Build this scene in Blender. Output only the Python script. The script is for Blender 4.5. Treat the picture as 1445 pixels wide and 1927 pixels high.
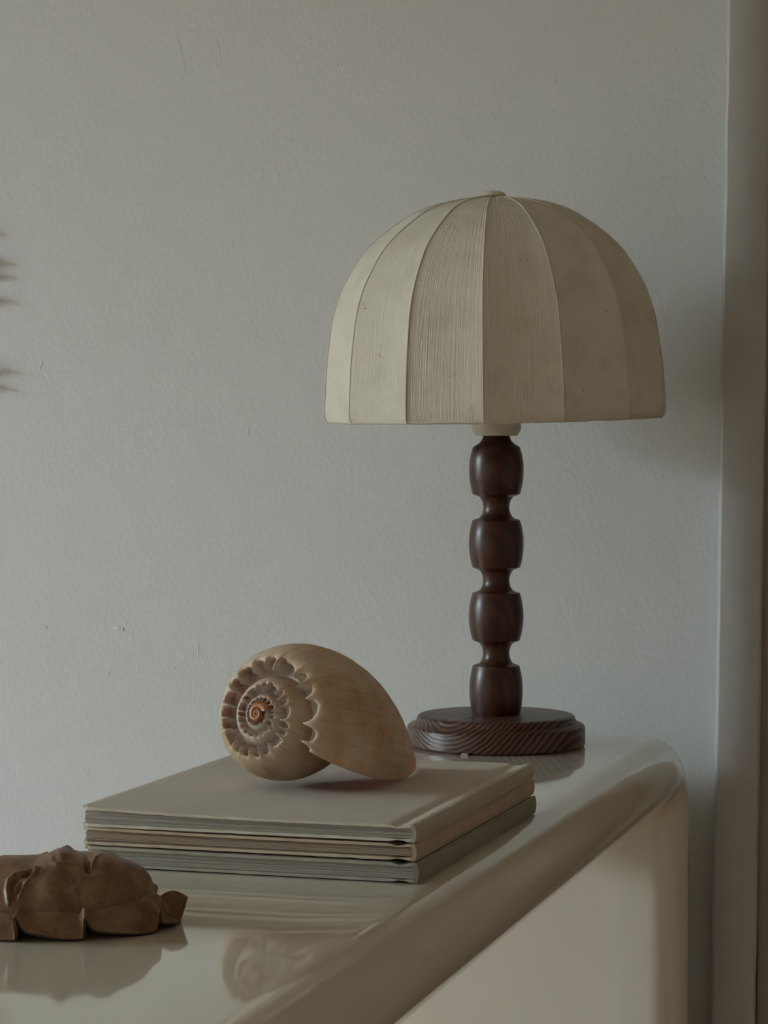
import bpy, bmesh, math, random
from mathutils import Vector, Matrix, noise
from math import sin, cos, pi, radians, exp, sqrt, atan2, tan, comb

random.seed(7)
scn = bpy.context.scene
COL = scn.collection
for o in list(bpy.data.objects):
    bpy.data.objects.remove(o)

# ------------------------------------------------------------------ camera
F = 4900.0                       # focal length in pixels of the 1445 x 1927 frame
YAW = radians(15.75)             # camera looks a little to the left of the wall's normal
PITCH = math.atan(163.5 / F)     # slightly downwards
TZ = 0.75                        # table top height
H = 0.326                        # lens above the table top
CAM = Vector((0, 0, TZ + H))
cam = bpy.data.cameras.new('camera')
cam.sensor_fit = 'VERTICAL'
cam.sensor_height = 36.0
cam.lens = 36.0 * F / 1927.0
cam.clip_start = 0.05
camo = bpy.data.objects.new('camera', cam)
COL.objects.link(camo)
camo.location = CAM
camo.rotation_euler = (pi / 2 - PITCH, 0, YAW)
scn.camera = camo

# ------------------------------------------------------------------ light and exposure
w = bpy.data.worlds.new('sky')
scn.world = w
w.use_nodes = True
w.node_tree.nodes['Background'].inputs['Color'].default_value = (0.72, 0.90, 1.0, 1)     # even overcast sky
w.node_tree.nodes['Background'].inputs['Strength'].default_value = 43.0
WIN = dict(x=-4.6, y0=0.20, y1=1.80, z0=0.45, z1=2.10)     # the window in the left wall
wl = bpy.data.lights.new('window_portal', 'AREA')
wl.shape = 'RECTANGLE'
wl.size, wl.size_y = WIN['z1'] - WIN['z0'], WIN['y1'] - WIN['y0']
wl.cycles.is_portal = True
wlo = bpy.data.objects.new('window_portal', wl)
COL.objects.link(wlo)
wlo.location = (WIN['x'] - 0.02, (WIN['y0'] + WIN['y1']) / 2, (WIN['z0'] + WIN['z1']) / 2)
wlo.rotation_euler = (0, -pi / 2, 0)

scn.view_settings.view_transform = 'Standard'
scn.view_settings.look = 'None'
scn.view_settings.gamma = 1.0
scn.view_settings.use_curve_mapping = False
scn.view_settings.exposure = 0.0
scn.cycles.max_bounces = 10
scn.cycles.diffuse_bounces = 6
scn.cycles.caustics_reflective = False
scn.cycles.caustics_refractive = False
scn.cycles.use_denoising = True

# ------------------------------------------------------------------ pixel -> place helpers
RGT = Vector((cos(YAW), sin(YAW), 0))
FWD = Vector((-sin(YAW), cos(YAW), 0))
UPV = Vector((0, 0, 1))


def ray(px, py):
    """direction through a pixel (horizon at row 800)"""
    u = (px - 722.5) / F
    v = (963.5 - py) / F
    fw = FWD * cos(PITCH) - UPV * sin(PITCH)
    up = UPV * cos(PITCH) + FWD * sin(PITCH)
    return fw + RGT * u + up * v


def on_z(px, py, z):
    d = ray(px, py)
    return CAM + d * ((z - CAM.z) / d.z)


def on_y(px, py, y):
    d = ray(px, py)
    return CAM + d * (y / d.y)


def to_px(p):
    q = p - CAM
    fw = FWD * cos(PITCH) - UPV * sin(PITCH)
    up = UPV * cos(PITCH) + FWD * sin(PITCH)
    z = q.dot(fw)
    return 722.5 + F * q.dot(RGT) / z, 963.5 - F * q.dot(up) / z


# ------------------------------------------------------------------ object helpers
def link(o, parent=None):
    COL.objects.link(o)
    if parent is not None:
        o.parent = parent
    return o


def mesh(name, verts, faces, mat=None, parent=None, smooth=False, loc=None, uvs=None):
    me = bpy.data.meshes.new(name)
    me.from_pydata([tuple(v) for v in verts], [], faces)
    me.update()
    if smooth:
        me.polygons.foreach_set('use_smooth', [True] * len(me.polygons))
    if uvs is not None:
        lay = me.uv_layers.new(name='UVMap')
        for lp in me.loops:
            lay.data[lp.index].uv = uvs[lp.vertex_index]
    o = bpy.data.objects.new(name, me)
    if mat is not None:
        me.materials.append(mat)
    link(o, parent)
    if loc is not None:
        o.location = loc
    return o


def empty(name, loc, rz=0.0):
    o = bpy.data.objects.new(name, None)
    o.empty_display_size = 0.05
    COL.objects.link(o)
    o.location = loc
    o.rotation_euler = (0, 0, rz)
    return o


def tag(o, label=None, cat=None, group=None, kind=None):
    if label: o['label'] = label
    if cat: o['category'] = cat
    if group: o['group'] = group
    if kind: o['kind'] = kind
    return o


def boxes(name, lst, mat, parent=None, bevel=0.0, seg=2):
    bm = bmesh.new()
    for (x0, x1, y0, y1, z0, z1) in lst:
        vs = [bm.verts.new((x, y, z)) for z in (z0, z1) for y in (y0, y1) for x in (x0, x1)]
        for f in ((0, 2, 3, 1), (4, 5, 7, 6), (0, 1, 5, 4), (2, 6, 7, 3), (0, 4, 6, 2), (1, 3, 7, 5)):
            bm.faces.new([vs[i] for i in f])
    if bevel:
        bmesh.ops.bevel(bm, geom=list(bm.edges), offset=bevel, segments=seg, affect='EDGES', profile=0.5)
    bmesh.ops.recalc_face_normals(bm, faces=bm.faces)
    me = bpy.data.meshes.new(name)
    bm.to_mesh(me)
    bm.free()
    o = bpy.data.objects.new(name, me)
    if mat: me.materials.append(mat)
    return link(o, parent)


def lathe(name, prof, mat, parent=None, seg=64, smooth=True, sharp=35):
    """prof: list of (radius, height); radius 0 closes the surface"""
    verts, faces, rings = [], [], []
    for r, z in prof:
        if r < 1e-6:
            rings.append([len(verts)]); verts.append((0, 0, z))
        else:
            rings.append(list(range(len(verts), len(verts) + seg)))
            for i in range(seg):
                a = 2 * pi * i / seg
                verts.append((r * cos(a), r * sin(a), z))
    for A, B in zip(rings, rings[1:]):
        for i in range(seg):
            j = (i + 1) % seg
            if len(A) == 1 and len(B) == 1: continue
            if len(A) == 1: faces.append((A[0], B[j], B[i]))
            elif len(B) == 1: faces.append((A[i], A[j], B[0]))
            else: faces.append((A[i], A[j], B[j], B[i]))
    o = mesh(name, verts, faces, mat, parent, smooth)
    if smooth:
        o.data.set_sharp_from_angle(angle=radians(sharp))
    return o


def grid_faces(nu, nv, wrap_u=False):
    fs = []
    for i in range(nu if wrap_u else nu - 1):
        for j in range(nv - 1):
            a = i * nv + j
            b = ((i + 1) % nu) * nv + j
            fs.append((a, b, b + 1, a + 1))
    return fs


# ------------------------------------------------------------------ materials
class NT:
    def __init__(self, name):
        self.m = bpy.data.materials.new(name)
        self.m.use_nodes = True
        self.t = self.m.node_tree
        self.b = self.t.nodes['Principled BSDF']
        self.out = self.t.nodes['Material Output']

    def n(self, typ, **kw):
        nd = self.t.nodes.new(typ)
        for k, v in kw.items():
            if k in nd.inputs: nd.inputs[k].default_value = v
            else: setattr(nd, k, v)
        return nd

    def l(self, a, b):
        self.t.links.new(a, b)

    def coord(self, which='Object', scale=(1, 1, 1), loc=(0, 0, 0), rot=(0, 0, 0)):
        tc = self.n('ShaderNodeTexCoord')
        mp = self.n('ShaderNodeMapping')
        mp.inputs['Scale'].default_value = scale
        mp.inputs['Location'].default_value = loc
        mp.inputs['Rotation'].default_value = rot
        self.l(tc.outputs[which], mp.inputs['Vector'])
        return mp.outputs['Vector']

    def noise(self, vec, scale=5, detail=3, rough=0.5, dist=0.0):
        nd = self.n('ShaderNodeTexNoise')
        nd.inputs['Scale'].default_value = scale
        nd.inputs['Detail'].default_value = detail
        nd.inputs['Roughness'].default_value = rough
        nd.inputs['Distortion'].default_value = dist
        if vec is not None: self.l(vec, nd.inputs['Vector'])
        return nd.outputs['Fac']

    def ramp(self, fac, stops):
        r = self.n('ShaderNodeValToRGB')
        els = r.color_ramp.elements
        while len(els) < len(stops): els.new(0.5)
        for e, (p, c) in zip(els, stops):
            e.position = p
            e.color = c if len(c) == 4 else (*c, 1)
        self.l(fac, r.inputs['Fac'])
        return r.outputs['Color']

    def mix(self, fac, a, b, mode='MIX'):
        m = self.n('ShaderNodeMix', data_type='RGBA', blend_type=mode)
        if isinstance(fac, (int, float)): m.inputs[0].default_value = fac
        else: self.l(fac, m.inputs[0])
        for s, v in ((6, a), (7, b)):
            if isinstance(v, tuple): m.inputs[s].default_value = v if len(v) == 4 else (*v, 1)
            else: self.l(v, m.inputs[s])
        return m.outputs[2]

    def math(self, op, a, b=None, clamp=False):
        m = self.n('ShaderNodeMath', operation=op, use_clamp=clamp)
        for i, v in enumerate((a, b)):
            if v is None: continue
            if isinstance(v, (int, float)): m.inputs[i].default_value = v
            else: self.l(v, m.inputs[i])
        return m.outputs[0]

    def bump(self, height, strength=0.3, dist=0.001, prev=None):
        b = self.n('ShaderNodeBump')
        b.inputs['Strength'].default_value = strength
        b.inputs['Distance'].default_value = dist
        self.l(height, b.inputs['Height'])
        if prev is not None: self.l(prev, b.inputs['Normal'])
        return b.outputs['Normal']

    def fin(self, color=None, rough=None, normal=None, **kw):
        if color is not None:
            if isinstance(color, tuple): self.b.inputs['Base Color'].default_value = (*color, 1)
            else: self.l(color, self.b.inputs['Base Color'])
        if rough is not None:
            if isinstance(rough, (int, float)): self.b.inputs['Roughness'].default_value = rough
            else: self.l(rough, self.b.inputs['Roughness'])
        if normal is not None: self.l(normal, self.b.inputs['Normal'])
        for k, v in kw.items():
            self.b.inputs[k].default_value = v
        return self.m


def mat_plaster():
    t = NT('wall_paint')
    v = t.coord('Object', (1, 1, 0.7), rot=(0, 0.5, 0))
    a = t.noise(v, 190, 2, 0.55, 0.3)
    b = t.noise(v, 60, 3, 0.5)
    h = t.math('ADD', a, t.math('MULTIPLY', b, 0.5))
    big = t.noise(t.coord('Object'), 1.3, 2)
    col = t.ramp(big, [(0.3, (0.600, 0.612, 0.600)), (0.7, (0.625, 0.632, 0.622))])
    return t.fin(col, 0.62, t.bump(h, 0.45, 0.0012))


def mat_paint(name, col, rough=0.5, grain=(700, 700, 30), s=0.15):
    t = NT(name)
    v = t.coord('Object', grain)
    a = t.noise(v, 1.0, 2)
    b = t.noise(t.coord('Object'), 40, 2)
    c = t.ramp(b, [(0.3, tuple(x * 0.96 for x in col)), (0.7, col)])
    return t.fin(c, rough, t.bump(a, s, 0.001))


def mat_plain(name, col, rough=0.5, **kw):
    t = NT(name)
    b = t.noise(t.coord('Object'), 30, 3)
    c = t.ramp(b, [(0.25, tuple(x * 0.9 for x in col)), (0.75, col)])
    return t.fin(c, rough, **kw)


def mat_lacquer():
    t = NT('cream_lacquer')
    b = t.noise(t.coord('Object'), 3, 2)
    c = t.ramp(b, [(0.3, (0.64, 0.595, 0.505)), (0.7, (0.67, 0.625, 0.53))])
    wv = t.noise(t.coord('Object', (1, 0.35, 1)), 14, 2)
    n = t.bump(wv, 0.035, 0.004)
    return t.fin(c, 0.085, n, **{'IOR': 1.5, 'Coat Weight': 0.7, 'Coat Roughness': 0.03})


def mat_wood(name, axis_scale, rot=(0, 0, 0), loc=(0, 0, 0), ring=60, dist=2.0, c0=(0.030, 0.010, 0.006), c1=(0.080, 0.030, 0.016),
             rough=0.46, bump=0.12):
    t = NT(name)
    v = t.coord('Object', axis_scale, loc, rot)
    wv = t.n('ShaderNodeTexWave', wave_type='RINGS', rings_direction='X', wave_profile='SIN')
    wv.inputs['Scale'].default_value = ring
    wv.inputs['Distortion'].default_value = dist
    wv.inputs['Detail'].default_value = 2
    wv.inputs['Detail Scale'].default_value = 1.2
    t.l(v, wv.inputs['Vector'])
    fine = t.noise(t.coord('Object', (900, 900, 40)), 1, 2)
    f = t.math('ADD', t.math('MULTIPLY', wv.outputs['Fac'], 0.75), t.math('MULTIPLY', fine, 0.3))
    c = t.ramp(f, [(0.15, c0), (0.55, tuple((a + b) / 2 for a, b in zip(c0, c1))), (0.95, c1)])
    return t.fin(c, rough, t.bump(f, bump, 0.0008), **{'IOR': 1.38, 'Coat Weight': 0.10, 'Coat Roughness': 0.2})


def mat_fabric():
    t = NT('shade_fabric')
    v = t.coord('UV', (42, 3.6, 1), rot=(0, 0, 0.05))
    crinkle = t.noise(v, 1.0, 3, 0.65, 0.6)
    weave = t.noise(t.coord('Object'), 900, 2)
    h = t.math('ADD', crinkle, t.math('MULTIPLY', weave, 0.25))
    blot = t.noise(t.coord('Object'), 28, 3, 0.6)
    specks = t.noise(t.coord('Object'), 230, 1)
    c = t.ramp(blot, [(0.28, (0.62, 0.565, 0.465)), (0.5, (0.69, 0.635, 0.535)), (0.8, (0.71, 0.66, 0.565))])
    c = t.mix(t.ramp(specks, [(0.0, (0, 0, 0)), (0.765, (0, 0, 0)), (0.80, (1, 1, 1))]), c, (0.36, 0.29, 0.20))
    n = t.bump(h, 0.62, 0.0021)
    t.fin(c, 0.85, n, **{'Specular IOR Level': 0.2})
    tr = t.n('ShaderNodeBsdfTranslucent')
    t.l(c, tr.inputs['Color'])
    ms = t.n('ShaderNodeMixShader')
    ms.inputs['Fac'].default_value = 0.10
    t.l(t.b.outputs[0], ms.inputs[1])
    t.l(tr.outputs[0], ms.inputs[2])
    t.l(ms.outputs[0], t.out.inputs['Surface'])
    return t.m


def mat_cloth(name, col, warm):
    t = NT(name)
    v = t.coord('Object')
    a = t.noise(v, 9, 4, 0.6)
    f = t.noise(v, 260, 2)
    weave = t.noise(t.coord('Object', (1, 6, 1)), 300, 2)
    c = t.ramp(a, [(0.3, warm), (0.62, col)])
    c = t.mix(t.math('MULTIPLY', f, 0.18), c, (0.20, 0.17, 0.13))
    return t.fin(c, 0.8, t.bump(weave, 0.22, 0.0006), **{'Specular IOR Level': 0.25})


def mat_pages(col):
    t = NT('page_edges')
    v = t.coord('Object', (4, 4, 1500))
    a = t.noise(v, 1.0, 2, 0.6)
    c = t.ramp(a, [(0.3, tuple(x * 0.62 for x in col)), (0.55, col), (0.75, tuple(min(1, x * 1.1) for x in col))])
    return t.fin(c, 0.85, t.bump(a, 0.4, 0.0006))


def mat_leather():
    t = NT('brown_leather')
    v = t.coord('Object')
    a = t.noise(v, 55, 4, 0.6)
    sp = t.noise(v, 190, 3, 0.6)
    f = t.noise(v, 900, 2)
    c = t.ramp(a, [(0.25, (0.085, 0.042, 0.020)), (0.5, (0.180, 0.098, 0.050)), (0.75, (0.29, 0.175, 0.098))])
    c = t.mix(t.ramp(sp, [(0.0, (0, 0, 0)), (0.60, (0, 0, 0)), (0.72, (0.6, 0.6, 0.6))]), c, (0.050, 0.024, 0.013))
    n = t.bump(t.math('ADD', sp, t.math('MULTIPLY', f, 0.3)), 0.22, 0.0010)
    return t.fin(c, 0.45, n, **{'Specular IOR Level': 0.45})


def mat_shell():
    t = NT('shell_outer')
    at = t.n('ShaderNodeAttribute', attribute_name='growth')
    az = t.n('ShaderNodeAttribute', attribute_name='zone')
    sep = t.n('ShaderNodeSeparateXYZ')
    t.l(at.outputs['Vector'], sep.inputs[0])
    th, tt = sep.outputs[0], sep.outputs[1]
    cb = t.n('ShaderNodeCombineXYZ')
    t.l(t.math('MULTIPLY', th, 36), cb.inputs[0])
    t.l(t.math('MULTIPLY', tt, 3.0), cb.inputs[1])
    stria = t.noise(cb.outputs[0], 1.0, 4, 0.65, 0.4)
    cb2 = t.n('ShaderNodeCombineXYZ')
    t.l(t.math('MULTIPLY', th, 7), cb2.inputs[0])
    t.l(t.math('MULTIPLY', tt, 6.0), cb2.inputs[1])
    dark = t.noise(cb2.outputs[0], 2.0, 5, 0.7, 0.2)
    v = t.coord('Object')
    blot = t.noise(v, 30, 5, 0.62)
    # body colour
    body = t.ramp(blot, [(0.30, (0.50, 0.28, 0.115)), (0.42, (0.58, 0.42, 0.25)), (0.60, (0.70, 0.585, 0.42))])
    body = t.mix(t.ramp(stria, [(0.34, (0.55, 0.55, 0.55)), (0.50, (0, 0, 0))]), body, (0.36, 0.25, 0.145))
    body = t.mix(t.ramp(dark, [(0.0, (0.9, 0.9, 0.9)), (0.315, (0.75, 0.75, 0.75)), (0.345, (0, 0, 0))]), body, (0.07, 0.04, 0.025))
    ramp_c = t.ramp(stria, [(0.3, (0.58, 0.50, 0.44)), (0.58, (0.82, 0.76, 0.70))])
    c = t.mix(az.outputs['Fac'], ramp_c, body)
    n = t.bump(stria, 0.5, 0.0012)
    t.fin(c, 0.42, n, **{'Specular IOR Level': 0.4})
    tr = t.n('ShaderNodeBsdfTranslucent')
    tr.inputs['Color'].default_value = (0.75, 0.38, 0.17, 1)
    ms = t.n('ShaderNodeMixShader')
    ms.inputs['Fac'].default_value = 0.26
    t.l(t.b.outputs[0], ms.inputs[1]); t.l(tr.outputs[0], ms.inputs[2])
    t.l(ms.outputs[0], t.out.inputs['Surface'])
    return t.m


def mat_shell_inner():
    t = NT('shell_inner')
    b = t.noise(t.coord('Object'), 20, 2)
    c = t.ramp(b, [(0.3, (0.80, 0.38, 0.14)), (0.7, (0.85, 0.46, 0.20))])
    t.fin(c, 0.3)
    tr = t.n('ShaderNodeBsdfTranslucent')
    tr.inputs['Color'].default_value = (0.80, 0.36, 0.13, 1)
    ms = t.n('ShaderNodeMixShader')
    ms.inputs['Fac'].default_value = 0.7
    t.l(t.b.outputs[0], ms.inputs[1]); t.l(tr.outputs[0], ms.inputs[2])
    t.l(ms.outputs[0], t.out.inputs['Surface'])
    return t.m


M_WALL = mat_plaster()
M_CEIL = mat_plain('ceiling_white', (0.78, 0.74, 0.68), 0.9)
M_ROOM = mat_plain('room_wall_paint', (0.74, 0.665, 0.57), 0.9)
M_FLOOR = mat_wood('floor_boards', (0.6, 6, 1), ring=3, dist=6, c0=(0.20, 0.10, 0.055), c1=(0.36, 0.20, 0.115), rough=0.45)
M_TRIM = mat_paint('trim_paint', (0.44, 0.43, 0.405), 0.45)
M_DOOR = mat_paint('door_paint', (0.30, 0.245, 0.20), 0.5)
M_LACQ = mat_lacquer()
M_WOODC = mat_wood('column_walnut', (1, 1, 0.22), loc=(0.02, 0.05, 0), ring=55, dist=3.5, c0=(0.034, 0.0095, 0.0045), c1=(0.060, 0.019, 0.009), rough=0.34)
M_WOODB = mat_wood('base_walnut', (1, 1, 1), rot=(0, 0.06, radians(102)), loc=(0.0, 0.012, -0.062), ring=72, dist=2.2,
                   c0=(0.020, 0.007, 0.005), c1=(0.135, 0.066, 0.045), rough=0.40, bump=0.3)
M_FABRIC = mat_fabric()
M_SEAM = mat_plain('seam_cord', (0.60, 0.54, 0.45), 0.8)
M_PLASTIC = mat_plain('cream_plastic', (0.60, 0.56, 0.45), 0.35)
M_BRASS = mat_plain('dark_wire', (0.05, 0.035, 0.02), 0.4)
M_PAGES = mat_pages((0.42, 0.395, 0.345))
M_PAGES_W = mat_pages((0.40, 0.325, 0.25))
M_LEATHER = mat_leather()
M_LEDGE = mat_plain('leather_raw_edge', (0.045, 0.024, 0.014), 0.8)
M_SHELL = mat_shell()
M_SHELLI = mat_shell_inner()
M_APEX = mat_plain('shell_apex_brown', (0.33, 0.115, 0.030), 0.35)

# ------------------------------------------------------------------ the room
WY = 2.81                        # plane of the wall behind the table
RX0, RX1, RY0, RZ1 = WIN['x'], 1.35, -1.1, 2.50
DX0, DX1, DZ = -0.372, 0.46, 2.02      # doorway right of the lamp
T = 0.14

tag(boxes('wall_back', [(RX0 - T, DX0, WY, WY + T, 0, RZ1), (DX1, RX1 + T, WY, WY + T, 0, RZ1), (DX0, DX1, WY, WY + T, DZ, RZ1)], M_WALL),
    'pale grey stippled plaster wall behind the lamp', kind='structure')
tag(boxes('wall_left', [(RX0 - T, RX0, RY0, WIN['y0'], 0, RZ1), (RX0 - T, RX0, WIN['y1'], WY, 0, RZ1),
                        (RX0 - T, RX0, WIN['y0'], WIN['y1'], 0, WIN['z0']), (RX0 - T, RX0, WIN['y0'], WIN['y1'], WIN['z1'], RZ1)], M_ROOM),
    'painted wall with the daylight window', kind='structure')
tag(boxes('wall_right', [(RX1, RX1 + T, RY0, WY, 0, RZ1)], M_ROOM), 'painted wall beyond the door', kind='structure')
tag(boxes('wall_front', [(RX0 - T, RX1 + T, RY0 - T, RY0, 0, RZ1)], M_ROOM), 'painted wall facing the table', kind='structure')
tag(boxes('floor', [(RX0 - T, RX1 + T, RY0 - T, WY + T, -0.1, 0)], M_FLOOR), 'warm brown wooden floor', kind='structure')
tag(boxes('ceiling', [(RX0 - T, RX1 + T, RY0 - T, WY + T, RZ1, RZ1 + 0.1)], M_CEIL), 'off white ceiling', kind='structure')
# window frame
wf = tag(boxes('window_1', [(RX0 - 0.10, RX0 - 0.04, WIN['y0'], WIN['y0'] + 0.05, WIN['z0'], WIN['z1']),
                            (RX0 - 0.10, RX0 - 0.04, WIN['y1'] - 0.05, WIN['y1'], WIN['z0'], WIN['z1']),
                            (RX0 - 0.10, RX0 - 0.04, WIN['y0'] + 0.05, WIN['y1'] - 0.05, WIN['z0'], WIN['z0'] + 0.05),
                            (RX0 - 0.10, RX0 - 0.04, WIN['y0'] + 0.05, WIN['y1'] - 0.05, WIN['z1'] - 0.05, WIN['z1'])], M_CEIL),
         'white window frame in the side wall', kind='structure')


# unseen house-like block, added to hide the low sky from the window
tag(boxes('sky_blocker', [(-11.0, -9.0, -9, 12, -0.1, 2.25), (-11.1, -8.9, -9.1, 12.1, 2.25, 2.35)], mat_plain('blocker_grey', (0.30, 0.29, 0.27), 0.9)), 'low grey block added outside the window to cut off the low sky', 'light blocker')
tag(boxes('ground', [(-14, RX0 - T, -9, 12, -0.12, -0.1)], mat_plain('yard_paving', (0.20, 0.19, 0.17), 0.9)), 'grey paved yard outside the window', kind='structure')

# door casing: thick at the wall side, thinning towards the door; its outer arris is worn round
def casing(name, prof, z0, z1, label, lean=0.0):
    """prof: (x, y) outline going round the board; extruded upwards with a hand-painted wobble"""
    nz = 60
    verts = []
    for k in range(nz + 1):
        z = z0 + (z1 - z0) * k / nz
        for i, (x, y) in enumerate(prof):
            wob = 0.0007 * noise.noise(Vector((z * 14, i * 0.15, 3.1))) + 0.0004 * noise.noise(Vector((z * 60, i * 0.1, 8.1)))
            verts.append((x + lean * (z - TZ) + wob, y + wob * 0.5, z))
    n = len(prof)
    faces = []
    for k in range(nz):
        for i in range(n):
            j = (i + 1) % n
            faces.append((k * n + i, k * n + j, (k + 1) * n + j, (k + 1) * n + i))
    faces.append(tuple(range(n - 1, -1, -1)))
    faces.append(tuple(range(nz * n, nz * n + n)))
    o = mesh(name, verts, faces, M_TRIM, None, True)
    o.data.set_sharp_from_angle(angle=radians(50))
    return tag(o, label, kind='structure')


CL = -0.4155
prof = [(CL, WY), (CL - 0.0006, WY - 0.0205), (CL + 0.0006, WY - 0.0235), (CL + 0.0024, WY - 0.0256), (CL + 0.0046, WY - 0.0264),
        (CL + 0.0440, WY - 0.0170), (CL + 0.0458, WY - 0.0158), (CL + 0.0466, WY - 0.0138), (CL + 0.0466, WY)]
casing('trim_1', prof, 0.0, 2.09, 'grey painted door casing with a worn bright edge', lean=0.0120)
prof2 = [(-x + (DX0 + DX1), y) for x, y in reversed(prof)]
casing('trim_2', prof2, 0.0, 2.09, 'grey painted door casing on the far side of the doorway')
tag(boxes('trim_3', [(CL + 0.05, DX0 + DX1 - CL - 0.05, WY - 0.02, WY, DZ + 0.01, DZ + 0.07)], M_TRIM, bevel=0.003), 'grey painted head casing above the door', kind='structure')
# jamb and closed door set back in the doorway
dr = tag(boxes('door_1', [(DX0 + 0.034, DX1 - 0.034, WY + 0.030, WY + 0.07, 0.008, DZ - 0.03)], M_DOOR, bevel=0.002),
         'brownish painted door set back in its frame', kind='structure')
boxes('door_jamb', [(DX0, DX0 + 0.016, WY - 0.006, WY + 0.12, 0, DZ), (DX0 + 0.016, DX0 + 0.032, WY + 0.012, WY + 0.12, 0, DZ),
                    (DX1 - 0.032, DX1, WY - 0.006, WY + 0.12, 0, DZ), (DX0 + 0.032, DX1 - 0.032, WY - 0.006, WY + 0.12, DZ - 0.028, DZ)], M_DOOR, dr, bevel=0.002)
for zz in (0.25, 1.15):
    boxes('door_panel', [(DX0 + 0.15, DX1 - 0.15, WY + 0.022, WY + 0.031, zz, zz + 0.72)], M_DOOR, dr, bevel=0.004)
hd = lathe('door_handle', [(0, 0), (0.022, 0), (0.022, 0.004), (0.008, 0.006), (0.008, 0.03), (0.022, 0.036), (0.026, 0.048), (0.018, 0.060), (0, 0.062)], M_BRASS, dr, 24)
hd.rotation_euler = (pi / 2, 0, 0)
hd.location = (DX1 - 0.09, WY + 0.031, 1.0)

# nicks and dried drips in the wall paint, where the photograph shows them
wall = bpy.data.objects['wall_back']


def paint_mark(name, px, py, wpx, hpx, proud, rot=0.0):
    p = on_y(px, py, WY)
    proud *= 0.5
    s = 2.9 / F
    nu, nv = 10, 6
    verts, faces = [(0, -proud, 0)], []
    for j in range(1, nv):
        for i in range(nu):
            a = 2 * pi * i / nu
            k = j / (nv - 1)
            rr = k * (1 + 0.25 * noise.noise(Vector((px + cos(a), py + sin(a), 0.3))))
            verts.append((rr * cos(a) * wpx * s / 2, -proud * (1 - k * k) + (0.0002 if k == 1 else 0), rr * sin(a) * hpx * s / 2))
    for i in range(nu):
        faces.append((0, 1 + (i + 1) % nu, 1 + i))
    for j in range(nv - 2):
        for i in range(nu):
            a = 1 + j * nu + i; b = 1 + j * nu + (i + 1) % nu
            faces.append((a, b, b + nu, a + nu))
    o = mesh(name, verts, faces, M_WALL, wall, True, loc=p)
    o.rotation_euler = (0, rot, 0)
    return o


for (px, py, ww, hh, pr, rt) in ((222, 1182, 22, 12, 0.0016, 0), (231, 1184, 7, 9, 0.0022, 0), (84, 1180, 16, 9, 0.0013, 0.4), (373, 1223, 4, 40, 0.0009, 0),
                                 (327, 1258, 6, 6, 0.0014, 0), (204, 1267, 4, 14, 0.0008, 0.5), (634, 122, 7, 6, 0.0014, 0), (340, 95, 4, 110, 0.0005, -0.25),
                                 (412, 95, 4, 60, 0.0005, -0.25), (466, 812, 8, 26, 0.0008, 0.2), (77, 688, 5, 26, 0.0008, 0.35), (1046, 152, 5, 6, 0.0012, 0),
                                 (1292, 1268, 4, 14, 0.0008, 0), (560, 840, 6, 10, 0.0007, 0)):
    paint_mark('paint_blemish', px, py, ww, hh, pr, rt)

# ------------------------------------------------------------------ console table: one slab with rounded edges, bent down into its ends
TR = 0.037                                   # half thickness = radius of the rounded edge
TX0, TX1 = -0.745, -0.472                    # flat part of the top
TYF, TYN = 2.770, 1.12                       # outer faces of the two ends
RM = 0.052                                   # bend radius at mid thickness


def build_table():
    path = []                                # (y, z, ny, nz): centre line and outward normal
    zc = TZ - TR
    n = 16
    for k in range(13):
        path.append((TYF - TR, (zc - RM) * k / 13, 1, 0))
    for k in range(n + 1):
        a = pi / 2 * k / n
        path.append((TYF - TR - RM + RM * cos(a), zc - RM + RM * sin(a), cos(a), sin(a)))
    ya, yb = TYF - TR - RM, TYN + TR + RM
    for k in range(1, 24):
        path.append((ya + (yb - ya) * k / 24, zc, 0, 1))
    for k in range(n + 1):
        a = pi / 2 + pi / 2 * k / n
        path.append((TYN + TR + RM + RM * cos(a), zc - RM + RM * sin(a), cos(a), sin(a)))
    for k in range(1, 14):
        path.append((TYN + TR, (zc - RM) * (1 - k / 13), -1, 0))
    sec = []                                 # (x, out)
    m = 20
    for k in range(m + 1):
        a = -pi / 2 + pi * k / m
        sec.append((TX1 + TR * cos(a), TR * sin(a)))
    for k in range(1, 6):
        sec.append((TX1 + (TX0 - TX1) * k / 6, TR))
    for k in range(m + 1):
        a = pi / 2 + pi * k / m
        sec.append((TX0 + TR * cos(a), TR * sin(a)))
    for k in range(1, 6):
        sec.append((TX0 + (TX1 - TX0) * k / 6, -TR))
    ox, oy = (TX0 + TX1) / 2, (TYF + TYN) / 2
    verts = [(x - ox, y + o * ny - oy, z + o * nz) for (y, z, ny, nz) in path for (x, o) in sec]
    ns = len(sec)
    faces = []
    for i in range(len(path) - 1):
        for j in range(ns):
            k = (j + 1) % ns
            faces.append((i * ns + j, i * ns + k, (i + 1) * ns + k, (i + 1) * ns + j))
    faces.append(tuple(range(ns - 1, -1, -1)))
    faces.append(tuple(range((len(path) - 1) * ns, len(path) * ns)))
    o = mesh('console_table', verts, faces, M_LACQ, None, True, loc=(ox, oy, 0))
    bm = bmesh.new(); bm.from_mesh(o.data)
    bmesh.ops.recalc_face_normals(bm, faces=bm.faces)
    bm.to_mesh(o.data); bm.free()
    o.data.set_sharp_from_angle(angle=radians(60))
    return tag(o, 'glossy cream waterfall console table with thick rounded edges under lamp and books', 'table')


build_table()

# ------------------------------------------------------------------ table lamp
LX, LY = -0.6081, 2.5767
K = 2.645 / F                                # metres per pixel at the lamp


def lz(y): return (1404 - y) * K


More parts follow.
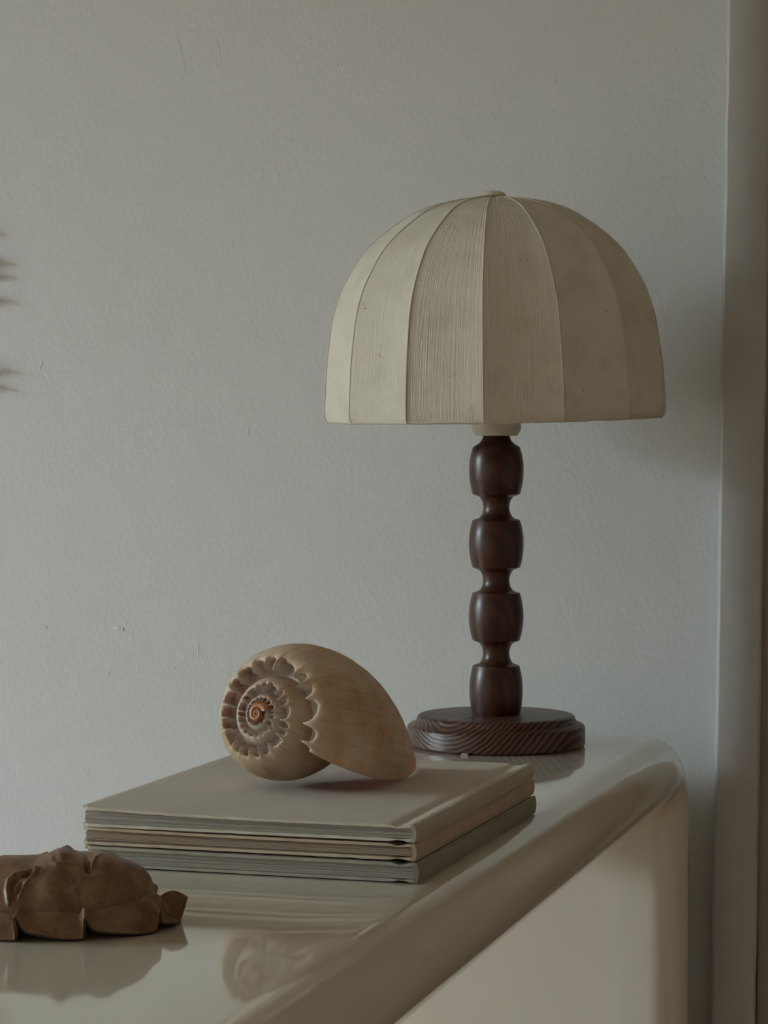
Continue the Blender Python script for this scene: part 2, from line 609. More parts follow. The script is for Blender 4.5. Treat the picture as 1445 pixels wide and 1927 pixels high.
lamp = tag(empty('table_lamp', (LX, LY, TZ)), 'table lamp with ribbed cream fabric dome shade on dark turned wooden column', 'lamp')
base_prof = [(0, 0), (160, 1404), (165.5, 1402.5), (168, 1399), (168, 1370), (166.5, 1366), (163, 1363), (157, 1361.2), (152.5, 1358), (149.8, 1353), (148.6, 1349.5),
             (146.5, 1347), (143, 1345.6), (138, 1345), (0, 1345)]
base_prof = [(0, 0.0)] + [(r * K, lz(y)) for r, y in base_prof[1:]]
base = lathe('lamp_base', base_prof, M_WOODB, lamp, 128)
pad = boxes('felt_pad', [(-0.0035, 0.0035, -0.004, 0.004, 0.0, 0.0022)], mat_plain('felt', (0.42, 0.33, 0.24), 0.9), lamp, bevel=0.0006)
pa = radians(-112) + YAW
pad.location = (168 * K * cos(pa), 168 * K * sin(pa), 0)


def bead(yt, yb, rt, rm, ym, rb):
    """barrel between its two arrises"""
    out = []
    n = 18
    for i in range(n + 1):
        y = yt + (yb - yt) * i / n
        if y < ym: q = (ym - y) / (ym - yt); r = rm - (rm - rt) * q ** 2.1
        else: q = (y - ym) / (yb - ym); r = rm - (rm - rb) * q ** 2.1
        out.append((r, y))
    return out


def neck(yt, yb, rt, rb, rmin):
    """cove between two barrels"""
    out = [(rt - 3.2, yt + 1.6)]
    n = 18
    for i in range(n + 1):
        q = i / n
        y = yt + 2.2 + (yb - yt - 3.6) * q
        d = abs(2 * q - 1)
        rr = rmin + ((rt if q < .5 else rb) - 4.5 - rmin) * (1 - sqrt(max(0, 1 - d ** 2.0)))
        out.append((rr, y))
    return out


col = [(24.5, 818), (25.2, 821), (26.6, 826), (29.2, 830.5), (33.5, 834.8), (38.5, 838), (42.2, 840)]
col += bead(841.5, 929.5, 44.2, 51.4, 884, 44.8)
col += neck(929.5, 978.5, 44.8, 44.5, 24.6)
col += bead(978.5, 1067.5, 44.5, 51.7, 1022, 45)
col += neck(1067.5, 1116, 45, 44.6, 25)
col += bead(1116, 1205, 44.6, 51.6, 1160, 44.4)
col += neck(1205, 1253, 44.4, 43.7, 25)
col += bead(1253, 1345, 43.7, 50.4, 1298, 45.2)
col = [(r * K, lz(y)) for r, y in reversed(col)]
lathe('lamp_column', [(0, lz(1345))] + col + [(0, lz(818))], M_WOODC, lamp, 96, sharp=22)
lathe('lamp_socket', [(0, lz(820)), (38 * K, lz(820)), (40 * K, lz(819)), (45.5 * K, lz(810)), (46.3 * K, lz(808)), (46.3 * K, lz(775)), (43 * K, lz(770)),
                      (24 * K, lz(768)), (24 * K, lz(700)), (0, lz(700))], M_PLASTIC, lamp, 64, sharp=25)
lathe('light_bulb', [(0, lz(700)), (14 * K, lz(700)), (16 * K, lz(675)), (40 * K, lz(630)), (52 * K, lz(595)), (46 * K, lz(560)), (28 * K, lz(540)), (0, lz(534))],
      mat_plain('frosted_bulb', (0.75, 0.73, 0.68), 0.3), lamp, 32)

# shade: fourteen stretched panels over wire ribs
SH_RIM = lz(787)
sp_raw = [(0, 318.5), (3.5, 321.5), (9, 323.5), (24, 323.5), (66, 321), (108, 317.5), (150, 312), (193, 304.5), (228, 293.5), (258, 280), (307, 249), (336, 220),
          (357, 193), (374, 168), (386, 147), (396, 121), (403.5, 95), (408.5, 66), (411.5, 40), (413, 18)]


def catmull(pts, per=5):
    out = []
    for i in range(len(pts) - 1):
        p0 = pts[max(i - 1, 0)]; p1 = pts[i]; p2 = pts[i + 1]; p3 = pts[min(i + 2, len(pts) - 1)]
        for s in range(per):
            t = s / per
            out.append(tuple(0.5 * (2 * b + (c - a) * t + (2 * a - 5 * b + 4 * c - d) * t * t + (-a + 3 * b - 3 * c + d) * t ** 3)
                             for a, b, c, d in zip(p0, p1, p2, p3)))
    out.append(pts[-1])
    return out


SP = [(h * K, r * K) for h, r in catmull(sp_raw, 3)]
NP = 14
DA = 2 * pi / NP
A0 = radians(-90 - 5.2) + YAW - radians(1.3)     # direction of the seam that faces the camera

# hem: the bound lower edge of the shade
hv, hf = [], []
NH = NP * 26
for i in range(NH):
    a = A0 + 2 * pi * i / NH
    loc_a = ((i / NH * NP) % 1 - 0.5) * DA
    r = SP[1][1] * cos(pi / NP) / cos(loc_a)
    puck = 0.0009 * abs(noise.noise(Vector((i * 0.55, 0.3, 1.7)))) + 0.0006 * noise.noise(Vector((i * 0.13, 5.3, 1.7)))
    for (dr_, dz) in ((-0.0050, 0.0055), (-0.0048, 0.0002), (-0.0030, -0.0012 - puck), (-0.0008, -0.0010 - puck), (0.0006, 0.0008), (0.0008, 0.0030)):
        hv.append(((r + dr_) * cos(a), (r + dr_) * sin(a), dz))
hf = grid_faces(NH, 6, True)
shade = mesh('lamp_shade', hv, hf, M_FABRIC, lamp, True, loc=(0, 0, SH_RIM))
shade.rotation_euler = (0.030 , -0.0113, 0)
shade['label'] = 'cream fabric dome shade of stretched panels'
NU = 11
for k in range(NP):
    a0 = A0 + k * DA
    V, UVs = [], []
    ck = noise.noise(Vector((k * 3.7, 1.1, 0.2)))
    for i in range(NU):
        u = i / (NU - 1)
        la = (u - 0.5) * DA
        chord = cos(pi / NP) / cos(la)
        for j, (h, r) in enumerate(SP):
            v = j / (len(SP) - 1)
            bow = 1 - 0.016 * (1 - (2 * u - 1) ** 2) * sin(pi * min(1, v * 1.15 + 0.08)) ** 1.2
            rr = r * chord * bow
            wr = 0.0006 * noise.noise(Vector((u * 4 + k * 9, v * 1.6, 0.4)))
            a = a0 + u * DA
            V.append(((rr + wr) * cos(a), (rr + wr) * sin(a), h))
            UVs.append((u + k * 1.37, v + 0.21 * k + ck))
    mesh('shade_panel', V, grid_faces(NU, len(SP)), M_FABRIC, shade, True, uvs=UVs)
    # seam cord over the wire rib
    sv = []
    for j, (h, r) in enumerate(SP):
        j0, j1 = max(j - 1, 0), min(j + 1, len(SP) - 1)
        th_, tr_ = SP[j1][0] - SP[j0][0], SP[j1][1] - SP[j0][1]
        L = sqrt(th_ ** 2 + tr_ ** 2)
        nr, nh = th_ / L, -tr_ / L
        cr = 0.0008 + 0.0002 * noise.noise(Vector((j * 0.7, k * 2.2, 0.5)))
        for q in range(6):
            b = 2 * pi * q / 6
            x = r + nr * cr * cos(b); z = h + nh * cr * cos(b); s = cr * sin(b)
            sv.append((x * cos(a0) - s * sin(a0), x * sin(a0) + s * cos(a0), z))
    nsp = len(SP)
    fs = [(j * 6 + q, j * 6 + (q + 1) % 6, (j + 1) * 6 + (q + 1) % 6, (j + 1) * 6 + q) for j in range(nsp - 1) for q in range(6)]
    mesh('shade_seam', sv, fs, M_SEAM, shade, True)
fin = lathe('finial', [(0, 411 * K), (8 * K, 411 * K), (8 * K, 413.5 * K), (22.5 * K, 413.8 * K), (25.4 * K, 415 * K), (26.6 * K, 417 * K), (25.6 * K, 419.4 * K),
                       (21.5 * K, 422.4 * K), (13 * K, 424.9 * K), (5 * K, 425.8 * K), (0, 426 * K)], M_PLASTIC, shade, 48)
fin['label'] = 'flat cream button on top of the shade'
fin.location = (-0.001, 0, 0)

# ------------------------------------------------------------------ three cloth-bound books
BP = on_z(782, 1664, TZ)                     # near lower corner of the spine
BW, BD = 0.258, 0.352
TB = 0.0030


def book(name, label, z0, t, dx, dy, rz, m_cov, m_spine, m_pg, lift, seed, m_edge):
    rnd = random.Random(seed)
    e = tag(empty(name, (BP.x + dx, BP.y + dy, z0), rz), label, 'book', 'stacked books under the shell')

    def cover(nm, top):
        nx, ny = 90, 40
        V = []
        xs = [-BW + BW * i / (nx - 1) for i in range(nx)]
        for side in (0, 1):
            for x in xs:
                for j in range(ny):
                    y = BD * j / (ny - 1)
                    g = exp(-((x + 0.0125) / 0.0048) ** 4)
                    q = max(0.0, (-x - 0.10) / (BW - 0.10))
                    up = lift * q * q * (1 - 0.35 * j / (ny - 1))
                    zt = t + up - 0.0016 * g if top else TB - 0.0006 * g
                    zb = t - TB + up - 0.0004 * g if top else 0.0011 * g
                    z = zt if side else zb
                    fr = 0.00035 * noise.noise(Vector((x * 90, y * 90, seed + side)))
                    edge = (j in (0, ny - 1)) or x < -BW + 1e-6
                    yy, xx = y, x
                    if edge:
                        yy += fr * 1.6; xx += fr * 1.6
                        z += (-0.0005 if side else 0.0005)
                    # rounded, bumped fore-edge corners
                    if x < -BW + 0.004 and (y < 0.004 or y > BD - 0.004):
                        xx += 0.0018; yy += 0.0018 if y < 0.01 else -0.0018
                        z += (0.0004 if side else -0.0002)
                    V.append((xx, yy, z + fr * 0.6))
        fs = []
        for (A, B, C, D) in grid_faces(nx, ny):
            o_ = nx * ny
            fs.append((o_ + A, o_ + B, o_ + C, o_ + D)); fs.append((D, C, B, A))
        n_flat = len(fs)
        o_ = nx * ny
        for i in range(nx - 1):
            a, b = i * ny, (i + 1) * ny
            fs.append((a, b, o_ + b, o_ + a))
            a, b = i * ny + ny - 1, (i + 1) * ny + ny - 1
            fs.append((b, a, o_ + a, o_ + b))
        for j in range(ny - 1):
            fs.append((j + 1, j, o_ + j, o_ + j + 1))
            a, b = (nx - 1) * ny + j, (nx - 1) * ny + j + 1
            fs.append((a, b, o_ + b, o_ + a))
        ob = mesh(nm, V, fs, m_cov, e, True)
        ob.data.materials.append(m_edge)
        for p_ in ob.data.polygons[n_flat:]:
            p_.material_index = 1
        ob.data.set_sharp_from_angle(angle=radians(45))
        return ob
    cover('front_cover', True)
    cover('back_cover', False)
    # spine: a slightly domed strip, its turned-in ends showing as a pale fold
    sec = [(-0.0032, 0.0010), (-0.0014, 0.0000), (0.0002, 0.0006), (0.0012, 0.0022), (0.0018, t * 0.35), (0.0019, t * 0.5), (0.0018, t * 0.65), (0.0012, t - 0.0022),
           (0.0002, t - 0.0006), (-0.0014, t + 0.0002), (-0.0032, t - 0.0008), (-0.0026, t - 0.0030), (-0.0018, t * 0.6), (-0.0018, t * 0.4), (-0.0026, 0.0030)]
    ny = 30
    V = []
    for j in range(ny):
        y = -0.0006 + (BD + 0.0012) * j / (ny - 1)
        for i, (x, z) in enumerate(sec):
            fr = 0.0003 * noise.noise(Vector((i * 0.8, y * 60, seed + 4.4)))
            pinch = 0.0006 if j in (0, ny - 1) and 3 <= i <= 7 else 0
            V.append((x + fr - pinch, y, z + fr * 0.4))
    ns = len(sec)
    fs = [(j * ns + i, j * ns + (i + 1) % ns, (j + 1) * ns + (i + 1) % ns, (j + 1) * ns + i) for j in range(ny - 1) for i in range(ns)]
    fs.append(tuple(range(ns - 1, -1, -1))); fs.append(tuple(range((ny - 1) * ns, ny * ns)))
    so = mesh('spine', V, fs, m_spine, e, True)
    bm = bmesh.new(); bm.from_mesh(so.data); bmesh.ops.recalc_face_normals(bm, faces=bm.faces); bm.to_mesh(so.data); bm.free()
    so.data.set_sharp_from_angle(angle=radians(50))
    # page block: gathered sections that fan out a little towards the fore-edge
    V, fs = [], []
    nl = 9
    zz0, zz1 = TB * 0.95, t - TB * 0.95
    for k in range(nl):
        ia = 0.0030 + rnd.uniform(-0.0006, 0.0007)
        ib = 0.0032 + rnd.uniform(-0.0007, 0.0007)
        nx = 16
        b0 = len(V)
        for i in range(nx):
            x = -BW + ib + (BW - ib - 0.0025) * i / (nx - 1)
            q = max(0.0, (-x - 0.10) / (BW - 0.10))
            up = lift * q * q * 0.9
            za = zz0 + (zz1 - zz0) * (k + 0.04) / nl
            zb = zz0 + (zz1 - zz0) * (k + 0.96) / nl
            fa, fb = (k + 0.04) / nl, (k + 0.96) / nl
            wv = 0.0002 * noise.noise(Vector((x * 25, k * 1.3, seed)))
            for (y, z) in ((ia, za + up * fa + wv), (BD - ia, za + up * fa + wv), (BD - ia, zb + up * fb + wv), (ia, zb + up * fb + wv)):
                V.append((x, y, z))
        for i in range(nx - 1):
            a, b = b0 + 4 * i, b0 + 4 * i + 4
            for s in range(4):
                fs.append((a + s, a + (s + 1) % 4, b + (s + 1) % 4, b + s))
        fs.append((b0, b0 + 3, b0 + 2, b0 + 1))
        c = b0 + 4 * (nx - 1)
        fs.append((c, c + 1, c + 2, c + 3))
    po = mesh('page_block', V, fs, m_pg, e)
    bm = bmesh.new(); bm.from_mesh(po.data); bmesh.ops.recalc_face_normals(bm, faces=bm.faces); bm.to_mesh(po.data); bm.free()
    return e


M_CL1 = mat_cloth('cloth_pale_greige', (0.57, 0.535, 0.475), (0.53, 0.475, 0.41))
M_SP1 = mat_cloth('cloth_greige_spine', (0.45, 0.385, 0.31), (0.42, 0.345, 0.27))
M_CL2 = mat_cloth('cloth_tan', (0.460, 0.370, 0.275), (0.42, 0.33, 0.24))
M_SP2 = mat_cloth('cloth_tan_spine', (0.43, 0.325, 0.24), (0.39, 0.29, 0.21))
M_CL3 = mat_cloth('cloth_olive_grey', (0.335, 0.315, 0.265), (0.30, 0.275, 0.225))
M_SP3 = mat_cloth('cloth_olive_spine', (0.25, 0.225, 0.175), (0.225, 0.20, 0.155))
M_ED1 = mat_cloth('worn_edge_pale', (0.70, 0.65, 0.57), (0.58, 0.52, 0.44))
M_ED2 = mat_cloth('worn_edge_tan', (0.66, 0.55, 0.43), (0.55, 0.44, 0.33))
M_ED3 = mat_cloth('worn_edge_olive', (0.46, 0.43, 0.36), (0.37, 0.345, 0.285))
B3, B2, B1 = 0.0146, 0.0128, 0.0129
RZB = radians(-1.25)
book('hardback_book', 'olive grey cloth hardback at the bottom of the book stack', TZ + 0.0004, B3, 0.0012, 0.0, RZB, M_CL3, M_SP3, M_PAGES, 0.0008, 1, M_ED3)
book('hardback_book', 'tan cloth hardback between the pale and the olive grey book', TZ + 0.0004 + B3 + 0.0007, B2, -0.0010, 0.002, RZB - 0.001, M_CL2, M_SP2, M_PAGES_W, 0.0012, 2, M_ED2)
book('hardback_book', 'pale greige cloth hardback directly beneath the seashell', TZ + 0.0004 + B3 + B2 + 0.0014, B1, -0.0008, 0.001, RZB + 0.001, M_CL1, M_SP1, M_PAGES, 0.0028, 3, M_ED1)
BTOP = TZ + 0.0004 + B3 + B2 + 0.0014 + B1

# ------------------------------------------------------------------ seashell lying on its opening, spire towards the window side
SHK, SHEND, SHAX, SHAY, SHS = 0.1, -0.5251, -0.1669, -0.6445, 275.3922
PRS = dict(suture=(0.2700, -0.1709), crest=(0.4391, -0.1536))
BEZ = [(0.4391, -0.1536), (0.3887, 0.1664), (0.947, -0.3386), (0.7434, -0.9126), (0.2023, -1.7603)]


def build_shell():
    # profile across one whorl: suture -> sunken ramp -> spiny shoulder -> body -> front end
    prof = []                                             # (r, a, t, zone, crestweight, rampweight)
    nr = 12
    for i in range(nr):
        q = i / nr
        r = PRS['suture'][0] + (PRS['crest'][0] - PRS['suture'][0]) * q
        a = PRS['suture'][1] + (PRS['crest'][1] - PRS['suture'][1]) * q
        a -= 0.038 * sin(pi * q) ** 0.8
        prof.append((r, a, q * 0.2, 0.0, max(0.0, (q - 0.55) / 0.45) ** 1.4, sin(pi * q)))
    nb = 46
    for i in range(nb + 1):
        q = (i / nb) ** 1.25
        r = sum(comb(4, k) * q ** k * (1 - q) ** (4 - k) * BEZ[k][0] for k in range(5))
        a = sum(comb(4, k) * q ** k * (1 - q) ** (4 - k) * BEZ[k][1] for k in range(5))
        cw = exp(-(q / 0.13) ** 1.3)
        prof.append((r, a, 0.2 + q * 0.8, min(1.0, q / 0.07), cw, 0.0))
    npr = len(prof)
    turns = 3.3
    nth = 1150
    cx, sx, cy, sy = cos(SHAX), sin(SHAX), cos(SHAY), sin(SHAY)
    pts, att, zone = [], [], []
    nsp = 19                                              # spines to a turn
    for i in range(nth):
        th = -2 * pi * turns * (1 - i / (nth - 1))
        g = SHS * exp(SHK * th)
        ang = SHEND - th
        ph = th * nsp / (2 * pi) + 0.55 * noise.noise(Vector((th * 1.9, 0, 0)))
        idx = math.floor(ph)
        q = ph - idx
        rv = 1.05 + 0.9 * noise.noise(Vector((idx * 1.7, 2.2, 0)))
        spike = max(0.0, 1 - abs(q - 0.66) / (0.66 if q < 0.66 else 0.34)) ** 2.6
        amp = rv * (0.55 + 0.45 * min(1, max(0, (-th - 0.6) / 1.2)))
        fold = 0.5 * noise.noise(Vector((th * 9, 7.7, 0.4)))
        for (r, a, t, zn, cw, rw) in prof:
            lines = 0.0045 * noise.noise(Vector((th * 24, t * 1.6, 0.9))) * (1 - cw) + 0.010 * fold * cw
            rr = r + cw * amp * (-0.085 * spike + 0.070 * (1 - spike)) + lines * (zn if zn > 0 else 0.6)
            aa = a + cw * amp * (0.215 * spike - 0.080) + rw * 0.012 * fold + (0.5 * lines if zn < 0.5 else 0)
            # the lip is chipped and a little uneven
            if i > nth - 3:
                rr += 0.006 * noise.noise(Vector((t * 40, 0.3, 9))); aa += 0.006 * noise.noise(Vector((t * 35, 4.3, 9)))
            x, y, z = g * rr * cos(ang), g * rr * sin(ang), g * aa
            y, z = y * cx - z * sx, y * sx + z * cx
            x, z = x * cy + z * sy, -x * sy + z * cy
            pts.append((x, y, z)); att.append((th, t, 0.0)); zone.append(zn * (1 - 0.9 * min(1, 1.6 * cw) * spike ** 0.7) * (0.45 + 0.55 * min(1, max(0, (th + 8.8) / 1.5))))
    d = ray(483, 1343)
    tow = -d.normalized()
    rt = Vector((cos(YAW), sin(YAW), 0))
    rt = (rt - tow * rt.dot(tow)).normalized()
    up = tow.cross(rt)
    coef = [d.z + (rt.z * x + up.z * y + tow.z * z) / F for x, y, z in pts]
    za = min((BTOP + 0.0006 - CAM.z) / c for c in coef if c < 0)
    P = [CAM + d * za + (rt * x + up * y + tow * z) * (za / F) for x, y, z in pts]
    lo = min(P, key=lambda p: p.z)
    base_pt = Vector((lo.x - 0.04, lo.y, BTOP))
    root = tag(empty('sea_shell', base_pt), 'large cream and tan spiral seashell with a spiny crown lying on the books', 'seashell')
    V = [p - base_pt for p in P]
    fs = [(b, a, a2, b2) for (a, b, b2, a2) in grid_faces(nth, npr)]
    o = mesh('shell_body', V, fs, M_SHELL, root, True)
    o.data.materials.append(M_SHELLI)
    A = o.data.attributes.new('growth', 'FLOAT_VECTOR', 'POINT')
    A.data.foreach_set('vector', [c for v in att for c in v])
    Z = o.data.attributes.new('zone', 'FLOAT', 'POINT')
    Z.data.foreach_set('value', zone)
    # normals must point away from the coiling axis on the body
    mid = (nth - 200) * npr + nr + 24
    ctr = sum((V[(nth - 200 - 40 * k) * npr + nr + 24] for k in range(9)), Vector()) / 9
    f = o.data.polygons[(nth - 200) * (npr - 1) + nr + 24]
    if f.normal.dot(Vector(f.center) - ctr) < 0:
        o.data.flip_normals()
    vg = o.vertex_groups.new(name='wall')
    strong = [i for i, (a_, z_) in enumerate(zip(att, zone)) if a_[0] > -6.0 and a_[1] > 0.42]
    mids = [i for i, (a_, z_) in enumerate(zip(att, zone)) if a_[0] > -6.0 and 0.30 < a_[1] <= 0.42]
    vg.add(strong, 1.0, 'REPLACE')
    vg.add(mids, 0.5, 'REPLACE')
    s = o.modifiers.new('thickness', 'SOLIDIFY')
    s.vertex_group = 'wall'
    s.thickness_vertex_group = 0.06
    s.thickness = 0.0022
    s.offset = -1
    s.material_offset = 1
    s.material_offset_rim = 0
    # nucleus of the spire: a smooth brown button with one and a half turns
    g0 = SHS * exp(SHK * -2 * pi * turns) * za / F
    n1, n2 = 120, 10
    av, R = [], 0.47 * g0 * 2.0
    for i in range(n1):
        th = -2 * pi * 2.4 * (1 - i / (n1 - 1))
        gg = exp(0.16 * th)
        for j in range(n2):
            b = 2 * pi * j / n2
            rr = (0.60 + 0.42 * cos(b)) * gg; hh = (-0.55 + 0.55 * sin(b)) * gg
            av.append((rr * cos(-th) * R, rr * sin(-th) * R, hh * R))
    fsa = [(i * n2 + j, i * n2 + (j + 1) % n2, (i + 1) * n2 + (j + 1) % n2, (i + 1) * n2 + j) for i in range(n1 - 1) for j in range(n2)]
    ap = mesh('shell_apex', av, fsa, M_APEX, root, True)
    ap['label'] = 'glossy orange brown tip of the spire'
    bm = bmesh.new(); bm.from_mesh(ap.data); bmesh.ops.recalc_face_normals(bm, faces=bm.faces); bm.to_mesh(ap.data); bm.free()
    ax = Vector((0, 0, 1))
    y, z = -sx, cx
    x, z2 = z * sy, z * cy
    axis = (rt * x + up * y + tow * z2).normalized()
    q = Vector((0, 0, 1)).rotation_difference(axis)
    ap.rotation_mode = 'QUATERNION'
    ap.rotation_quaternion = q
    ap.location = CAM + d * za + axis * (0.10 * g0) - base_pt
    return root


build_shell()

# ------------------------------------------------------------------ moulded leather face lying on its back
MO = CAM + RGT * (-0.2115) + FWD * 1.695
MO.z = TZ
MA, MB = RGT.copy(), -FWD                      # towards the chin, towards the lens side
AC, LA, LB = -0.0065, 0.0690, 0.0465


def interp(tab, x):
    if x <= tab[0][0]: return tab[0][1]
    for (x0, y0), (x1, y1) in zip(tab, tab[1:]):
        if x <= x1:
            q = (x - x0) / (x1 - x0)
            return y0 + (y1 - y0) * q
    return tab[-1][1]


RIDGE = [(-.0755, .018), (-.070, .030), (-.060, .038), (-.0384, .0441), (-.0211, .0437), (-.0145, .0434), (-.009, .0455), (-.0048, .0478), (0, .0488), (.0066, .0479),
         (.0114, .0462), (.0152, .0462), (.019, .0466), (.0225, .0464), (.0287, .0464), (.0334, .0456), (.0373, .043), (.0459, .0401), (.0535, .0363), (.0583, .0306),
         (.0612, .022), (.0626, .016)]
SMOOTH = [(-.0755, .018), (-.070, .030), (-.060, .038), (-.0384, .0430), (0, .0438), (.030, .0432), (.0459, .0400), (.0535, .0362), (.0583, .0306), (.0612, .022), (.0626, .016)]
FEAT = [  # (points in photograph pixels, height in mm, width in px)
    ([(115, 1616)], 3.0, 13), ([(127, 1613)], -3.0, 5.5), ([(98, 1613), (99, 1624), (106, 1629), (118, 1629)], 1.0, 3.0), ([(106, 1620), (112, 1624)], -0.8, 4),
    ([(163, 1611), (164, 1626), (166, 1638), (171, 1641)], -3.0, 4.0), ([(171, 1642), (173, 1630), (180, 1616), (190, 1609)], 1.7, 4.0), ([(196, 1624)], 1.8, 15),
    ([(150, 1625)], 1.2, 11), ([(17, 1702), (13, 1676), (16, 1656), (28, 1646), (48, 1643), (70, 1635)], 1.7, 3.2),
    ([(24, 1692), (22, 1668), (29, 1656), (45, 1650), (58, 1645)], -2.2, 3.4), ([(42, 1655)], 1.5, 7), ([(36, 1688), (44, 1670), (56, 1656), (68, 1641)], 1.7, 3.4),
    ([(33, 1680), (38, 1668)], -2.0, 5), ([(140, 1676), (145, 1700), (147, 1718)], 0.6, 2.5), ([(148, 1676), (152, 1702)], -0.4, 3), ([(90, 1665)], 1.8, 28),
    ([(203, 1668), (210, 1654)], -0.5, 4), ([(240, 1660)], 1.0, 22), ([(118, 1680), (130, 1668), (142, 1658)], -0.5, 5)]


def seg_d(p, pts):
    if len(pts) == 1: return math.hypot(p[0] - pts[0][0], p[1] - pts[0][1])
    best = 1e9
    for (x0, y0), (x1, y1) in zip(pts, pts[1:]):
        dx, dy = x1 - x0, y1 - y0
        t = max(0, min(1, ((p[0] - x0) * dx + (p[1] - y0) * dy) / (dx * dx + dy * dy)))
        best = min(best, math.hypot(p[0] - x0 - t * dx, p[1] - y0 - t * dy))
    return best


def build_mask():
    root = tag(empty('leather_face', MO), 'brown moulded leather face with ruffled border lying face up on the table', 'mask')
    na, nt = 170, 121

    def base_pt(i, j):
        qa = i / (na - 1)
        a = -0.0755 + (0.0626 + 0.0755) * (0.5 - 0.5 * cos(pi * qa)) if False else -0.0755 + 0.1381 * (qa * 0.6 + 0.4 * (0.5 - 0.5 * cos(pi * qa)))
        ph = pi * j / (nt - 1)
        w_ = LB * max(0.0, 1 - ((a - AC) / (LA + 0.0003)) ** 2) ** 0.44
        sm, rg = interp(SMOOTH, a), interp(RIDGE, a)
        lowz = 0.006
        cb = abs(cos(ph)) ** 0.86 * (1 if ph < pi / 2 else -1)
        s = sin(ph) ** 0.80
        b = w_ * cb
        c = lowz + (sm - lowz) * s + (rg - sm) * exp(-((ph - pi / 2) / 0.50) ** 2)
        return a, b, c, w_, ph
    disp = {}
    for i in range(na):
        for j in range((nt + 1) // 2):
            a, b, c, w_, ph = base_pt(i, j)
            p = to_px(MO + MA * a + MB * b + UPV * c)
            dsum = 0.0
            for pts, am, wd in FEAT:
                if abs(p[0] - pts[0][0]) < 90:
                    d_ = seg_d(p, pts)
                    if d_ < wd * 3: dsum += am * 0.0014 * exp(-(d_ / wd) ** 2)
            disp[(i, j)] = dsum * (1 - 0.75 * exp(-((ph - pi / 2) / 0.30) ** 2))
    V = []
    for i in range(na):
        for j in range(nt):
            a, b, c, w_, ph = base_pt(i, j)
            jj = min(j, nt - 1 - j)
            d_ = disp[(i, jj)]
            d_ += 0.0006 * noise.noise(Vector((a * 60, b * 60, c * 60)))
            nb_, nc_ = cos(ph), sin(ph)
            p = MA * a + MB * (b + nb_ * d_) + UPV * (c + nc_ * d_)
            V.append(p)
    o = mesh('face', V, [(a, d, c, b) for a, b, c, d in grid_faces(na, nt)], M_LEATHER, root, True)
    bm = bmesh.new(); bm.from_mesh(o.data); bmesh.ops.recalc_face_normals(bm, faces=bm.faces); bm.to_mesh(o.data); bm.free()
    # ruffled border
    folds = [-180, -146, -110, -76, -42, -8, 29, 68, 98, 138, 180]
    nv = 19
    per = 44
    V = []
    for k in range(len(folds) - 1):
        f0, f1 = radians(folds[k]), radians(folds[k + 1])
        rr_ = 0.9 + 0.2 * noise.noise(Vector((k * 2.3, 1, 1)))
        for s in range(per):
            p = s / per
            pw = p if p < 0.5 else p - 1
            near = exp(-(pw / (0.075 if pw > 0 else 0.11)) ** 2)
            q_ = min(1, max(0, (p - 0.30) / 0.55)); q_ = q_ * q_ * (3 - 2 * q_)
            if pw <= 0 and p > 0.5: q_ *= 1
            tail = q_ if p > 0.12 else max(0.0, 1 - p / 0.10)
            mid = sin(pi * p) ** 0.8
            for v_ in range(nv):
                v = v_ / (nv - 1)
                w_ = max(0.0, (v - 0.22) / 0.78)                   # beyond the rolled crest
                sh = (-0.105 * sin(2 * pi * p) + 0.05 * near) * (f1 - f0) * w_ ** 0.8
                psi = f0 + (f1 - f0) * p + sh
                zin = 0.0135 + 0.0070 * exp(-((psi - 0.42) / 0.40) ** 2) + 0.0030 * mid * (0.6 + 0.6 * p)
                zo = 0.0012 + 0.0050 * tail * rr_ + 0.0115 * near * rr_ + 0.0006 * noise.noise(Vector((k + p * 5, 4, 2)))
                if v < 0.22:
                    out = -0.0075 + 0.0100 * (v / 0.22)
                    z = zin - 0.0075 * (1 - v / 0.22) ** 1.5
                else:
                    out = 0.0025 + (0.0165 * w_ ** 1.15 + 0.0050 * near * w_) * rr_ - 0.0034 * mid * sin(pi * w_)
                    dr_ = (1 - w_) ** 1.7
                    z = zin * dr_ + zo * (1 - dr_) + 0.0045 * sin(pi * w_) * near
                ca, sa = cos(psi), sin(psi)
                nx_, ny_ = ca / LA, sa / LB
                L = math.hypot(nx_, ny_)
                a = AC + LA * ca + out * nx_ / L
                b = LB * sa + out * ny_ / L
                V.append(MA * a + MB * b + UPV * max(0.0012, z))
    n = (len(folds) - 1) * per
    r = mesh('ruffle', V, grid_faces(n, nv, True), M_LEATHER, root, True)
    r['label'] = 'folded scalloped leather border'
    bm = bmesh.new(); bm.from_mesh(r.data); bmesh.ops.recalc_face_normals(bm, faces=bm.faces); bm.to_mesh(r.data); bm.free()
    up = sum(p.normal.z for p in r.data.polygons)
    if up < 0: r.data.flip_normals()
    r.data.materials.append(M_LEDGE)
    s = r.modifiers.new('thickness', 'SOLIDIFY')
    s.thickness = 0.0019
    s.offset = 0
    s.material_offset_rim = 1
    ss = r.modifiers.new('smooth', 'SUBSURF')
    ss.levels = ss.render_levels = 1
    return root


build_mask()

